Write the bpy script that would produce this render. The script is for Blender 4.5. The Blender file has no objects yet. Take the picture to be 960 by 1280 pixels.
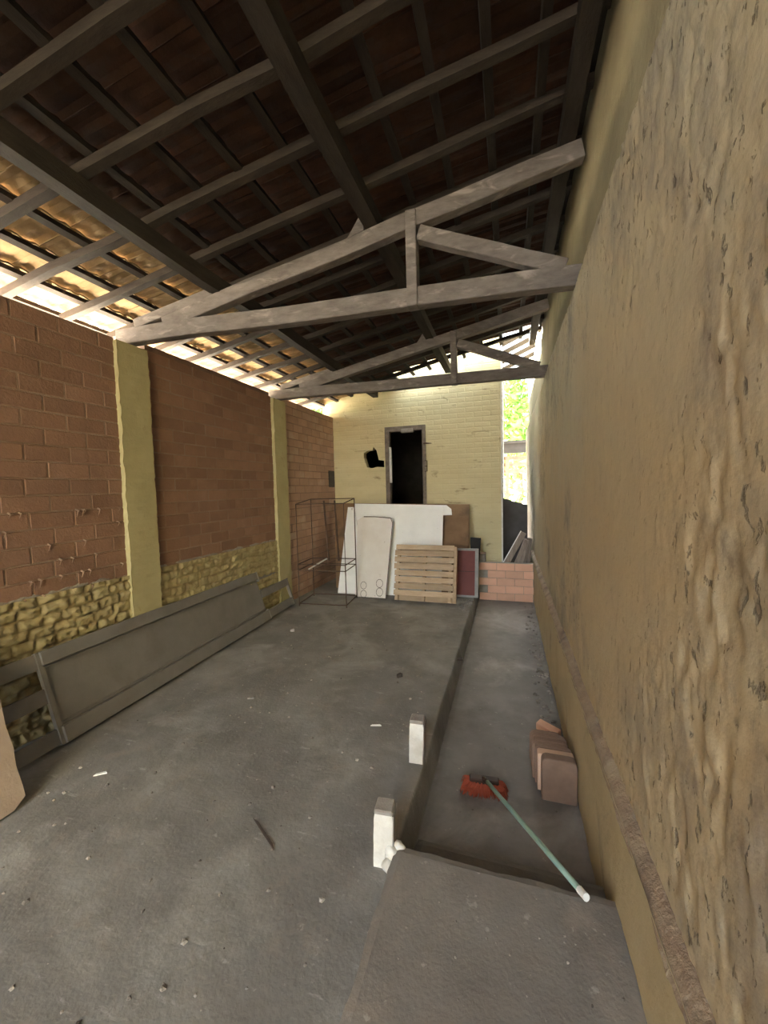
import bpy, bmesh, math, random
from mathutils import Vector, Matrix, noise

random.seed(7)
scene = bpy.context.scene
COL = scene.collection

# ------------------------------------------------------------------ camera
F, CX, CY = 490.0, 480.0, 640.0          # focal length and centre in pixels of the 960x1280 frame
HCAM = 1.65
Yc = Vector((635 - CX, CY - 607, -F)).normalized()      # hall direction seen in camera axes
rr = math.radians(0.3)
up = Vector((-math.sin(rr), math.cos(rr), 0))
up = (up - Yc * up.dot(Yc)).normalized()
Xc = Yc.cross(up)
B = Matrix((Xc, Yc, up))                                # camera vector -> world vector
CAM = Vector((0, 0, HCAM))
cd = bpy.data.cameras.new('camera')
cam = bpy.data.objects.new('camera', cd)
COL.objects.link(cam)
cd.sensor_fit = 'VERTICAL'
cd.sensor_height = 36.0
cd.sensor_width = 27.0
cd.lens = F / 1280 * 36.0
cd.clip_start = 0.02
cam.matrix_world = Matrix.Translation(CAM) @ B.to_4x4()
scene.camera = cam

# ------------------------------------------------------------------ sky, sun, exposure
world = bpy.data.worlds.new('World')
scene.world = world
world.use_nodes = True
bg = world.node_tree.nodes['Background']
bg.inputs['Color'].default_value = (0.83, 0.93, 1.0, 1)
bg.inputs['Strength'].default_value = 1.0
sd = bpy.data.lights.new('sun', 'SUN')
sd.energy = 27.0
sd.angle = math.radians(3)
sd.color = (1.0, 0.95, 0.86)
sun = bpy.data.objects.new('sun', sd)
COL.objects.link(sun)
sun.rotation_euler = Vector((0.78, -0.9, -1.0)).to_track_quat('-Z', 'Y').to_euler()
vs = scene.view_settings
vs.view_transform = 'Standard'
vs.look = 'None'
vs.gamma = 1.0
vs.use_curve_mapping = False
vs.exposure = 3.92


# ------------------------------------------------------------------ pixel helpers
def ray(x, y):
    return B @ Vector((x - CX, CY - y, -F))


def at(x, y, axis, val):
    d = ray(x, y)
    return CAM + d * ((val - CAM[axis]) / d[axis])


def on_plane(x, y, n, d):
    n = Vector(n)
    r = ray(x, y)
    return CAM + r * ((d - n.dot(CAM)) / n.dot(r))


# ------------------------------------------------------------------ materials
MATS = {}


def mat(name, c1, c2=None, scale=4.0, rough=0.85, bump=0.2, bscale=30.0, c3=None, s3=1.2, t3=(0.5, 0.7),
        stretch=(1, 1, 1), rnd=0.0, spec=0.25, bdist=0.01, attr=None, metallic=0.0, backs=0.0):
    m = bpy.data.materials.new(name)
    m.use_nodes = True
    nt = m.node_tree
    N, L = nt.nodes, nt.links
    bs = N['Principled BSDF']
    bs.inputs['Roughness'].default_value = rough
    bs.inputs['Specular IOR Level'].default_value = spec
    bs.inputs['Metallic'].default_value = metallic
    tc = N.new('ShaderNodeTexCoord')
    oi = N.new('ShaderNodeObjectInfo')
    off = N.new('ShaderNodeVectorMath'); off.operation = 'SCALE'
    cmb = N.new('ShaderNodeCombineXYZ')
    L.new(oi.outputs['Random'], cmb.inputs[0]); L.new(oi.outputs['Random'], cmb.inputs[1])
    L.new(cmb.outputs[0], off.inputs[0]); off.inputs['Scale'].default_value = 37.0
    add = N.new('ShaderNodeVectorMath'); add.operation = 'ADD'
    L.new(tc.outputs['Object'], add.inputs[0]); L.new(off.outputs[0], add.inputs[1])
    mp = N.new('ShaderNodeMapping')
    mp.inputs['Scale'].default_value = stretch
    L.new(add.outputs[0], mp.inputs[0])
    vec = mp.outputs[0]
    c2 = c2 or tuple(v * 0.75 for v in c1)
    n1 = N.new('ShaderNodeTexNoise')
    n1.inputs['Scale'].default_value = scale; n1.inputs['Detail'].default_value = 8; n1.inputs['Roughness'].default_value = 0.65
    L.new(vec, n1.inputs['Vector'])
    r1 = N.new('ShaderNodeMapRange')
    r1.inputs[1].default_value = 0.35; r1.inputs[2].default_value = 0.68
    L.new(n1.outputs[0], r1.inputs[0])
    mx = N.new('ShaderNodeMix'); mx.data_type = 'RGBA'
    mx.inputs[6].default_value = (*c1, 1); mx.inputs[7].default_value = (*c2, 1)
    L.new(r1.outputs[0], mx.inputs[0])
    col = mx.outputs[2]
    if c3:
        n3 = N.new('ShaderNodeTexNoise')
        n3.inputs['Scale'].default_value = s3; n3.inputs['Detail'].default_value = 9; n3.inputs['Roughness'].default_value = 0.62
        if 'Distortion' in n3.inputs: n3.inputs['Distortion'].default_value = 0.6
        o3 = N.new('ShaderNodeVectorMath'); o3.operation = 'ADD'; o3.inputs[1].default_value = (11.3, 4.7, 8.1)
        L.new(vec, o3.inputs[0]); L.new(o3.outputs[0], n3.inputs['Vector'])
        r3 = N.new('ShaderNodeMapRange')
        r3.inputs[1].default_value = t3[0]; r3.inputs[2].default_value = t3[1]
        L.new(n3.outputs[0], r3.inputs[0])
        m3 = N.new('ShaderNodeMix'); m3.data_type = 'RGBA'
        L.new(col, m3.inputs[6]); m3.inputs[7].default_value = (*c3, 1)
        L.new(r3.outputs[0], m3.inputs[0])
        col = m3.outputs[2]
    if attr:                                   # wear mask stored on the mesh: (attribute, colour)
        at_ = N.new('ShaderNodeAttribute'); at_.attribute_name = attr[0]
        ma = N.new('ShaderNodeMix'); ma.data_type = 'RGBA'
        L.new(col, ma.inputs[6]); ma.inputs[7].default_value = (*attr[1], 1)
        L.new(at_.outputs['Fac'], ma.inputs[0])
        col = ma.outputs[2]
    if rnd:
        hs = N.new('ShaderNodeHueSaturation')
        mr = N.new('ShaderNodeMapRange')
        mr.inputs[3].default_value = 1 - rnd; mr.inputs[4].default_value = 1 + rnd
        L.new(oi.outputs['Random'], mr.inputs[0]); L.new(mr.outputs[0], hs.inputs['Value'])
        L.new(col, hs.inputs['Color'])
        col = hs.outputs[0]
    L.new(col, bs.inputs['Base Color'])
    if bump:
        nb = N.new('ShaderNodeTexNoise')
        nb.inputs['Scale'].default_value = bscale; nb.inputs['Detail'].default_value = 6; nb.inputs['Roughness'].default_value = 0.6
        L.new(vec, nb.inputs['Vector'])
        b = N.new('ShaderNodeBump')
        b.inputs['Strength'].default_value = bump; b.inputs['Distance'].default_value = bdist
        L.new(nb.outputs[0], b.inputs['Height']); L.new(b.outputs[0], bs.inputs['Normal'])
    MATS[name] = m
    return m


mat('floor', (0.165, 0.157, 0.149), (0.265, 0.256, 0.244), 1.7, 0.8, 0.35, 45, c3=(0.35, 0.342, 0.325), s3=1.9, t3=(0.52, 0.78))
mat('slab', (0.185, 0.167, 0.152), (0.245, 0.224, 0.205), 3.0, 0.75, 0.3, 60, c3=(0.33, 0.28, 0.24), s3=1.6, t3=(0.56, 0.75))
mat('channel', (0.15, 0.132, 0.118), (0.22, 0.20, 0.184), 2.4, 0.62, 0.2, 40, c3=(0.36, 0.33, 0.30), s3=1.1, t3=(0.52, 0.72), spec=0.35)
mat('rightwall', (0.56, 0.50, 0.355), (0.50, 0.45, 0.315), 1.1, 0.7, 0.4, 38, c3=(0.55, 0.45, 0.285), s3=0.5, t3=(0.42, 0.6), bdist=0.006,
    spec=0.3)
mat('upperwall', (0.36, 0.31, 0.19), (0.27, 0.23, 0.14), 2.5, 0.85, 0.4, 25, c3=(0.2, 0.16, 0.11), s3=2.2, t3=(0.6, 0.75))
mat('ledge', (0.30, 0.22, 0.16), (0.42, 0.34, 0.24), 9, 0.9, 0.8, 60, c3=(0.2, 0.15, 0.12), s3=5, t3=(0.5, 0.65))
mat('plinth', (0.54, 0.46, 0.29), (0.46, 0.38, 0.23), 3, 0.8, 0.4, 35, c3=(0.24, 0.2, 0.15), s3=3, t3=(0.6, 0.75))
mat('brick', (0.27, 0.155, 0.108), (0.235, 0.14, 0.10), 5, 0.9, 0.5, 55, c3=(0.30, 0.18, 0.13), s3=3.2, t3=(0.5, 0.72), rnd=0.13)
mat('brickpale', (0.42, 0.265, 0.195), (0.36, 0.235, 0.175), 5, 0.9, 0.4, 55, c3=(0.46, 0.36, 0.28), s3=2.2, t3=(0.52, 0.72), rnd=0.10)
mat('mortar', (0.25, 0.155, 0.11), (0.30, 0.22, 0.17), 4, 0.95, 0.6, 60, c3=(0.24, 0.15, 0.11), s3=2.5, t3=(0.5, 0.7))
mat('greymortar', (0.36, 0.33, 0.29), (0.27, 0.23, 0.19), 14, 0.95, 0.7, 70)
mat('stoneplaster', (0.46, 0.40, 0.225), (0.37, 0.30, 0.155), 6, 0.85, 0.5, 45, attr=('wear', (0.22, 0.165, 0.09)))
mat('yellowpaint', (0.47, 0.42, 0.235), (0.41, 0.36, 0.195), 3, 0.75, 0.25, 40, c3=(0.33, 0.25, 0.13), s3=5, t3=(0.62, 0.75))
mat('backwall', (0.63, 0.55, 0.335), (0.57, 0.485, 0.28), 1.8, 0.8, 0.3, 30, c3=(0.25, 0.18, 0.10), s3=3.2, t3=(0.62, 0.74), stretch=(1, 1, 2.6))
mat('whitecement', (0.75, 0.74, 0.70), (0.55, 0.52, 0.47), 9, 0.8, 0.3, 50)
mat('concrete', (0.36, 0.33, 0.30), (0.25, 0.22, 0.20), 9, 0.9, 0.5, 60)
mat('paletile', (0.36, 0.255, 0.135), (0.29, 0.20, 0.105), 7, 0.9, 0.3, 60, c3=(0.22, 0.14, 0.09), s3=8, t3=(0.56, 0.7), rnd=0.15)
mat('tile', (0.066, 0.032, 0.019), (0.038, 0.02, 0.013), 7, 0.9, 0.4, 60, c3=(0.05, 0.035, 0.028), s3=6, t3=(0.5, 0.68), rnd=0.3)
mat('timber', (0.215, 0.19, 0.17), (0.135, 0.115, 0.10), 5, 0.85, 0.4, 30, c3=(0.36, 0.32, 0.28), s3=4, t3=(0.56, 0.74), stretch=(1.2, 3.5, 3.5))
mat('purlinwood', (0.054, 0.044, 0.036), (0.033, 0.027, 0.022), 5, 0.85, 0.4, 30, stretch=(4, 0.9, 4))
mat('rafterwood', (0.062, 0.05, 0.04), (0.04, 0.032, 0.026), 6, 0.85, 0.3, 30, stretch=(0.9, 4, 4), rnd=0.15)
mat('greymetal', (0.20, 0.19, 0.18), (0.16, 0.15, 0.14), 4, 0.55, 0.12, 80, c3=(0.15, 0.13, 0.115), s3=2.5, t3=(0.55, 0.75), spec=0.4)
mat('whiteboard', (0.86, 0.86, 0.84), (0.79, 0.79, 0.77), 4, 0.5, 0.05, 20, c3=(0.45, 0.40, 0.34), s3=9, t3=(0.66, 0.74))
mat('whitedoor', (0.76, 0.73, 0.68), (0.68, 0.63, 0.57), 3, 0.55, 0.05, 20, c3=(0.35, 0.28, 0.22), s3=11, t3=(0.66, 0.72))
mat('plywood', (0.24, 0.15, 0.085), (0.17, 0.10, 0.055), 3, 0.8, 0.15, 25, c3=(0.12, 0.08, 0.05), s3=2.5, t3=(0.52, 0.66))
mat('palletwood', (0.52, 0.395, 0.27), (0.40, 0.29, 0.185), 5, 0.85, 0.3, 30, stretch=(1, 5, 5), rnd=0.16)
mat('maroon', (0.17, 0.05, 0.045), (0.13, 0.04, 0.037), 4, 0.6, 0.05, 30)
mat('greyframe', (0.33, 0.33, 0.32), (0.24, 0.24, 0.23), 9, 0.6, 0.1, 50)
mat('blackplastic', (0.012, 0.012, 0.013), (0.02, 0.02, 0.02), 5, 0.7, 0.1, 40)
mat('rustmetal', (0.055, 0.04, 0.033), (0.11, 0.065, 0.045), 22, 0.8, 0.2, 90)
mat('freshbrick', (0.78, 0.47, 0.335), (0.72, 0.42, 0.295), 5, 0.9, 0.3, 60, rnd=0.12)
mat('oldwood', (0.33, 0.27, 0.225), (0.19, 0.15, 0.125), 6, 0.85, 0.3, 40, stretch=(4, 4, 0.8), rnd=0.2)
mat('doorframe', (0.12, 0.095, 0.075), (0.24, 0.20, 0.165), 8, 0.85, 0.3, 40)
mat('greenpaint', (0.27, 0.40, 0.335), (0.21, 0.33, 0.275), 7, 0.45, 0.03, 40, spec=0.45)
mat('whiteplastic', (0.82, 0.82, 0.80), (0.75, 0.75, 0.73), 7, 0.4, 0.0)
mat('redbristle', (0.38, 0.085, 0.045), (0.26, 0.055, 0.03), 30, 0.8, 0.3, 150)
mat('darkblock', (0.05, 0.028, 0.022), (0.035, 0.02, 0.016), 8, 0.5, 0.1, 40)
mat('claytile', (0.25, 0.165, 0.125), (0.18, 0.12, 0.09), 6, 0.85, 0.3, 60, rnd=0.16)
mat('palclay', (0.62, 0.43, 0.32), (0.55, 0.36, 0.26), 6, 0.85, 0.2, 60)
mat('rubble', (0.42, 0.38, 0.34), (0.04, 0.033, 0.03), 3.7, 0.9, 0.4, 60)
mat('darkcrumb', (0.06, 0.05, 0.045), (0.1, 0.08, 0.07), 15, 0.9, 0.4, 60)
mat('fibreboard', (0.40, 0.31, 0.24), (0.33, 0.25, 0.19), 4, 0.9, 0.3, 50)
mat('leaf', (0.10, 0.22, 0.035), (0.17, 0.30, 0.06), 3, 0.6, 0.0, rnd=0.15)
mat('bark', (0.16, 0.12, 0.09), (0.09, 0.065, 0.05), 9, 0.9, 0.5, 30)
mat('yard', (0.56, 0.50, 0.41), (0.48, 0.42, 0.34), 1.2, 0.9, 0.3, 12)
mat('soil', (0.07, 0.055, 0.042), (0.05, 0.04, 0.03), 2, 0.95, 0.5, 14)
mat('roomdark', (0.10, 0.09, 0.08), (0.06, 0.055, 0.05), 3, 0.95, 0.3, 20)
mat('sheetmetal', (0.10, 0.09, 0.085), (0.07, 0.06, 0.055), 3, 0.6, 0.1, 20)
mat('stepconcrete', (0.12, 0.108, 0.098), (0.16, 0.145, 0.13), 4, 0.8, 0.3, 50)
mat('shedroof', (0.03, 0.027, 0.025), (0.02, 0.018, 0.016), 4, 0.8, 0.2, 30)
mat('shedwood', (0.16, 0.115, 0.085), (0.1, 0.07, 0.05), 6, 0.85, 0.2, 30)




def weathered_plaster(m):
    """worn grey-brown blotches and sharp little pits, strongest where the mesh's wear mask says the paint has peeled"""
    nt = m.node_tree
    N, L = nt.nodes, nt.links
    bs = N['Principled BSDF']
    col = bs.inputs['Base Color'].links[0].from_socket
    nrm = bs.inputs['Normal'].links[0].from_socket
    tc = [n for n in N if n.type == 'TEX_COORD'][0]
    at_ = N.new('ShaderNodeAttribute'); at_.attribute_name = 'wear'

    def layer(scale, stretch, lo, hi, colour, amount, offset, detail=12, rough=0.7):
        nonlocal col
        mp = N.new('ShaderNodeMapping'); mp.inputs['Scale'].default_value = stretch; mp.inputs['Location'].default_value = offset
        mp.inputs['Rotation'].default_value = (0.22, 0, 0)
        L.new(tc.outputs['Object'], mp.inputs[0])
        n = N.new('ShaderNodeTexNoise')
        n.inputs['Scale'].default_value = scale; n.inputs['Detail'].default_value = detail; n.inputs['Roughness'].default_value = rough
        L.new(mp.outputs[0], n.inputs['Vector'])
        r = N.new('ShaderNodeMapRange'); r.inputs[1].default_value = lo; r.inputs[2].default_value = hi; r.inputs[4].default_value = amount
        L.new(n.outputs[0], r.inputs[0])
        k = N.new('ShaderNodeMath'); k.operation = 'MULTIPLY'
        L.new(r.outputs[0], k.inputs[0]); L.new(at_.outputs['Fac'], k.inputs[1])
        mx = N.new('ShaderNodeMix'); mx.data_type = 'RGBA'
        L.new(col, mx.inputs[6]); mx.inputs[7].default_value = (*colour, 1); L.new(k.outputs[0], mx.inputs[0])
        col = mx.outputs[2]
        return k.outputs[0]
    layer(2.2, (1, 1.4, 1.0), 0.47, 0.66, (0.27, 0.235, 0.20), 0.75, (3, 1, 5))
    layer(6.0, (1, 1.6, 1.0), 0.53, 0.66, (0.19, 0.155, 0.13), 0.6, (9, 2, 1), 14, 0.75)
    pits = layer(17.0, (1, 1.7, 0.85), 0.60, 0.70, (0.13, 0.10, 0.085), 0.65, (1, 7, 4), 8, 0.65)
    L.new(col, bs.inputs['Base Color'])
    b = N.new('ShaderNodeBump'); b.inputs['Strength'].default_value = 0.9; b.inputs['Distance'].default_value = -0.012
    L.new(pits, b.inputs['Height']); L.new(nrm, b.inputs['Normal']); L.new(b.outputs[0], bs.inputs['Normal'])


weathered_plaster(MATS['rightwall'])


def marks(m, layers):
    '''scuffs, spots and dirt: (scale, stretch, turn, low, high, colour, amount, detail)'''
    nt = m.node_tree
    N, L = nt.nodes, nt.links
    bs = N['Principled BSDF']
    tc = [n for n in N if n.type == 'TEX_COORD'][0]
    col = bs.inputs['Base Color'].links[0].from_socket
    for i, (scale, stretch, turn, lo, hi, colour, amount, detail) in enumerate(layers):
        mp = N.new('ShaderNodeMapping'); mp.inputs['Scale'].default_value = stretch
        mp.inputs['Rotation'].default_value = (0, 0, turn); mp.inputs['Location'].default_value = (i * 3.3 + 1, i * 7.1, 2)
        L.new(tc.outputs['Object'], mp.inputs[0])
        n = N.new('ShaderNodeTexNoise')
        n.inputs['Scale'].default_value = scale; n.inputs['Detail'].default_value = detail; n.inputs['Roughness'].default_value = 0.68
        L.new(mp.outputs[0], n.inputs['Vector'])
        r = N.new('ShaderNodeMapRange'); r.inputs[1].default_value = lo; r.inputs[2].default_value = hi; r.inputs[4].default_value = amount
        L.new(n.outputs[0], r.inputs[0])
        mx = N.new('ShaderNodeMix'); mx.data_type = 'RGBA'
        L.new(col, mx.inputs[6]); mx.inputs[7].default_value = (*colour, 1); L.new(r.outputs[0], mx.inputs[0])
        col = mx.outputs[2]
    L.new(col, bs.inputs['Base Color'])


marks(MATS['floor'], [(2.4, (1, 1.3, 1), 0.5, 0.52, 0.70, (0.13, 0.115, 0.105), 0.5, 14),
                      (5.5, (1, 4.5, 1), 0.9, 0.60, 0.70, (0.46, 0.45, 0.43), 0.5, 9),
                      (22.0, (1, 1, 1), 0.0, 0.64, 0.70, (0.42, 0.41, 0.39), 0.5, 4),
                      (5.0, (1, 1, 1), 0.0, 0.54, 0.68, (0.27, 0.235, 0.205), 0.5, 12)])
marks(MATS['slab'], [(3.0, (1, 1, 1), 0.3, 0.52, 0.70, (0.15, 0.125, 0.11), 0.45, 12),
                     (13.0, (1, 1, 1), 0.0, 0.66, 0.70, (0.40, 0.37, 0.33), 0.6, 4)])
marks(MATS['channel'], [(2.2, (1, 1, 1), 0.3, 0.50, 0.70, (0.10, 0.082, 0.07), 0.6, 12),
                        (16.0, (1, 1, 1), 0.0, 0.66, 0.70, (0.38, 0.36, 0.33), 0.5, 4)])


# ------------------------------------------------------------------ mesh helpers
class MB:
    def __init__(self):
        self.v, self.f = [], []

    def box(self, x0, x1, y0, y1, z0, z1, fn=None):
        n = len(self.v)
        vs_ = [Vector((x, y, z)) for z in (z0, z1) for y in (y0, y1) for x in (x0, x1)]
        self.v += [fn(p) for p in vs_] if fn else vs_
        self.f += [tuple(n + i for i in q) for q in ((0, 2, 3, 1), (4, 5, 7, 6), (0, 1, 5, 4), (2, 6, 7, 3), (0, 4, 6, 2), (1, 3, 7, 5))]
        return self

    def beam(self, p, q, w, h, upv=(0, 0, 1), seg=1, wob=0.0, seed=0):
        """a squared timber from p to q (axis through the centre), w wide and h deep"""
        p, q = Vector(p), Vector(q)
        d = (q - p).normalized()
        s = d.cross(Vector(upv)).normalized()
        u = s.cross(d)
        n = len(self.v)
        for i in range(seg + 1):
            c = p.lerp(q, i / seg)
            if wob:
                c = c + s * noise.noise((seed, i * 0.7, 1.3)) * wob + u * noise.noise((seed, i * 0.7, 7.9)) * wob
            for a, b in ((-1, -1), (1, -1), (1, 1), (-1, 1)):
                self.v.append(c + s * a * w / 2 + u * b * h / 2)
        for i in range(seg):
            k = n + 4 * i
            for j in range(4):
                self.f.append((k + j, k + (j + 1) % 4, k + 4 + (j + 1) % 4, k + 4 + j))
        self.f.append((n + 3, n + 2, n + 1, n))
        k = n + 4 * seg
        self.f.append((k, k + 1, k + 2, k + 3))
        return self

    def tube(self, pts, r, sides=8):
        pts = [Vector(p) for p in pts]
        n = len(self.v)
        for i, p in enumerate(pts):
            d = (pts[min(i + 1, len(pts) - 1)] - pts[max(i - 1, 0)]).normalized()
            a = d.cross(Vector((0.31, 0.17, 0.93))).normalized()
            b = d.cross(a)
            ri = r[i] if isinstance(r, (list, tuple)) else r
            for k in range(sides):
                t = 2 * math.pi * k / sides
                self.v.append(p + (a * math.cos(t) + b * math.sin(t)) * ri)
        for i in range(len(pts) - 1):
            for k in range(sides):
                self.f.append((n + i * sides + k, n + i * sides + (k + 1) % sides, n + (i + 1) * sides + (k + 1) % sides, n + (i + 1) * sides + k))
        self.f.append(tuple(n + k for k in reversed(range(sides))))
        m_ = n + (len(pts) - 1) * sides
        self.f.append(tuple(m_ + k for k in range(sides)))
        return self

    def prism(self, poly, frame, t):
        """poly: 2-d points; frame(a, b, c): maps plane coords and depth c to the world"""
        n, k = len(self.v), len(poly)
        for c in (0, t):
            for a, b in poly:
                self.v.append(Vector(frame(a, b, c)))
        self.f.append(tuple(n + i for i in range(k)))
        self.f.append(tuple(n + k + i for i in reversed(range(k))))
        for i in range(k):
            j = (i + 1) % k
            self.f.append((n + j, n + i, n + k + i, n + k + j))
        return self


def tag(o, label=None, cat=None, group=None, kind=None):
    if label: o['label'] = label
    if cat: o['category'] = cat
    if group: o['group'] = group
    if kind: o['kind'] = kind
    return o


def wloc(o):
    p = Vector((0, 0, 0))
    while o:
        p += o.location
        o = o.parent
    return p


def obj(name, mb, m, parent=None, origin=None, smooth=False, bevel=0.0, fix=True):
    """one mesh object; vertices are given in world coordinates"""
    vs_ = [Vector(p) for p in mb.v]
    if origin is None:
        lo = [min(p[i] for p in vs_) for i in range(3)]
        hi = [max(p[i] for p in vs_) for i in range(3)]
        origin = Vector(((lo[0] + hi[0]) / 2, (lo[1] + hi[1]) / 2, lo[2]))
    origin = Vector(origin)
    me = bpy.data.meshes.new(name)
    me.from_pydata([tuple(p - origin) for p in vs_], [], mb.f)
    if fix or bevel:
        bm = bmesh.new(); bm.from_mesh(me)
        bmesh.ops.recalc_face_normals(bm, faces=bm.faces)
        if bevel:
            bmesh.ops.bevel(bm, geom=bm.edges[:], offset=bevel, segments=1, affect='EDGES', clamp_overlap=True)
        bm.to_mesh(me); bm.free()
    if smooth:
        for p in me.polygons: p.use_smooth = True
    me.materials.append(MATS[m] if isinstance(m, str) else m)
    o = bpy.data.objects.new(name, me)
    COL.objects.link(o)
    if parent:
        o.parent = parent
        o.location = origin - wloc(parent)
    else:
        o.location = origin
    return o


def empty(name, loc, label=None, cat=None, group=None, kind=None):
    o = bpy.data.objects.new(name, None)
    COL.objects.link(o)
    o.location = loc
    o.empty_display_size = 0.1
    return tag(o, label, cat, group, kind)


def inst(name, me, loc, parent, rot=(0, 0, 0), scale=(1, 1, 1)):
    o = bpy.data.objects.new(name, me)
    COL.objects.link(o)
    o.parent = parent
    o.location = Vector(loc) - wloc(parent)
    o.rotation_euler = rot
    o.scale = scale
    return o


def fr(*a):
    return noise.noise(Vector(a))


def fbm(x, y, z=0.0, o=4):
    return noise.fractal(Vector((x, y, z)), 0.9, 2.1, o)


def sstep(a, b, x):
    t = max(0.0, min(1.0, (x - a) / (b - a)))
    return t * t * (3 - 2 * t)


def surf(us, vs_, fn):
    """grid surface; fn(u, v) -> (point, wear)"""
    mb = MB(); w = []
    for v in vs_:
        for u in us:
            p, k = fn(u, v)
            mb.v.append(Vector(p)); w.append(k)
    n = len(us)
    for j in range(len(vs_) - 1):
        for i in range(n - 1):
            mb.f.append((j * n + i, j * n + i + 1, (j + 1) * n + i + 1, (j + 1) * n + i))
    return mb, w


def wear(o, w):
    a = o.data.attributes.new('wear', 'FLOAT', 'POINT')
    a.data.foreach_set('value', w)


def lin(a, b, step):
    n = max(1, int(round((b - a) / step)))
    return [a + (b - a) * i / n for i in range(n + 1)]


# ================================================================== the setting
YF, YB = -3.0, 6.76            # front of the hall, face of the back wall
XL, XR = -3.1, 0.42            # face of the brick wall, face of the right wall
SL = 0.222                     # roof slope
ZR = 3.157                     # underside of the rafters at the left wall


def roof_z(x):
    return ZR + SL * (x - XL)


# ---- floor: concrete left of the walkway, dropping along the sunken strip
def floor_fn(x, y):
    z = 0.007 * fbm(x * 1.1, y * 1.1, 3.0) + 0.0025 * fbm(x * 9, y * 9, 5.0, 3)
    e = 0.012 * fr(y * 3.1, 2.0, 0.3)
    z -= 0.21 * sstep(-0.496 + e, -0.458 + e, x) * sstep(1.45, 1.62, y)
    return (x, y, z), 0


mb, w = surf(lin(-3.2, -0.6, 0.05) + lin(-0.575, -0.51, 0.0125) + lin(-0.50, -0.44, 0.006), lin(YF, 6.9, 0.045), floor_fn)
o = obj('floor', mb, 'floor', smooth=True, origin=(0, 0, 0), fix=False); tag(o, 'dusty grey concrete floor of the hall', kind='structure')


def slab(name, x0, x1, y0, y1, zt, zb, m, jit=0.010, amp=0.004, seed=0.0, step=0.03):
    xs, ys = lin(x0, x1, step), lin(y0, y1, step)
    mb = MB()
    nx, ny = len(xs), len(ys)
    r = 0.018
    for j, y in enumerate(ys):
        for i, x in enumerate(xs):
            d = min(x - x0, x1 - x, y - y0, y1 - y)
            z = zt + amp * fbm(x * 2.2 + seed, y * 2.2, 1.0) - r * (1 - sstep(0, 0.03, d)) * (0.5 + 0.5 * fr(x * 9, y * 9, seed))
            px, py = x, y
            if i == 0: px += jit * fbm(seed, y * 7, 2.0)
            if j == ny - 1: py += jit * fbm(x * 7, seed, 4.0)
            mb.v.append(Vector((px, py, z)))
    for j in range(ny - 1):
        for i in range(nx - 1):
            a = j * nx + i
            mb.f.append((a, a + 1, a + nx + 1, a + nx))
    ring = [i for i in range(nx)] + [j * nx + nx - 1 for j in range(1, ny)] + [(ny - 1) * nx + i for i in range(nx - 2, -1, -1)] + [j * nx for j in range(ny - 2, 0, -1)]
    n = len(mb.v)
    for k in ring: mb.v.append(Vector((mb.v[k].x, mb.v[k].y, zb)))
    for k in range(len(ring)):
        l = (k + 1) % len(ring)
        mb.f.append((ring[l], ring[k], n + k, n + l))
    mb.f.append(tuple(n + k for k in reversed(range(len(ring)))))
    o = obj(name, mb, m, origin=(0, 0, 0), smooth=False, fix=False)
    tag(o, kind='structure')
    return o


slab('floor_walkway', -0.475, 0.40, YF, 1.555, 0.10, -0.22, 'slab', seed=1.0)['label'] = 'raised brown concrete walkway slab nearest the camera'
slab('floor_step', -0.43, 0.40, 1.55, 1.765, -0.05, -0.22, 'stepconcrete', seed=5.0)['label'] = 'low concrete step below the raised walkway slab'
slab('floor_channel', -0.462, 0.40, 1.76, 7.4, -0.18, -0.3, 'channel', seed=9.0, step=0.04)['label'] = 'sunken brown concrete strip along the right wall'


# ---- right wall
def right_fn(y, z):
    patch = sstep(-0.10, 0.28, fbm(y * 0.9 + 1.7, z * 0.8, 2.3, 3) + 0.34 * sstep(1.9, 2.7, z) - 0.10 * sstep(1.7, 0.9, y))
    warp = 0.05 * fbm(y * 5.5, z * 5.0, 31.0, 3)
    hf = fbm((y + warp) * 15 + z * 1.8, z * 6.5, 7.7, 5)
    dent = sstep(0.26, 0.48, hf) * (0.03 + 0.97 * patch)
    fine = fbm((y + warp) * 38, z * 24, 12.7, 4)
    lump = sstep(0.35, 0.75, fbm((y + warp) * 16 - z * 5.0, z * 9.0, 15.1, 4))
    x = XR + 0.008 * fbm(y * 0.7, z * 0.7, 1.0, 2) - 0.004 * lump + 0.006 * dent + (0.0005 + 0.0022 * patch) * fine + 0.0012 * fbm(y * 5, z * 3.5, 17.0, 2)
    k = patch * 0.75 + 0.25
    return (x, y, z), k


mb, w = surf(lin(YF, 0.4, 0.08) + lin(0.41, 3.0, 0.0125) + lin(3.02, 6.0, 0.025) + lin(6.05, 10.2, 0.06), lin(0.44, 2.93, 0.018), right_fn)
wr = obj('wall_right', mb, 'rightwall', origin=(0, 0, 0), smooth=True, fix=False)
wear(wr, w)
tag(wr, 'yellow plastered right wall with peeling rough patches', kind='structure')
obj('wall_core', MB().box(XR + 0.055, 0.62, YF, 10.2, -0.3, 2.90), 'upperwall', wr, origin=(0, 0, 0))
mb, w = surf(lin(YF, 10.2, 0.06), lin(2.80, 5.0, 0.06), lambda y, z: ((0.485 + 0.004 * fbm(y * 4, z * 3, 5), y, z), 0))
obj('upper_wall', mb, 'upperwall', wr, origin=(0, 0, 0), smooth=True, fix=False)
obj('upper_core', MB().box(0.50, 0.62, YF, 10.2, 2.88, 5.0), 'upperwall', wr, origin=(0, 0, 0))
mb, w = surf(lin(YF, 10.2, 0.03), lin(-0.3, 0.45, 0.03), lambda y, z: ((0.376 + 0.006 * fbm(y * 3, z * 4, 8) + 0.003 * fbm(y * 14, z * 9, 1), y, z), 0))
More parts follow.
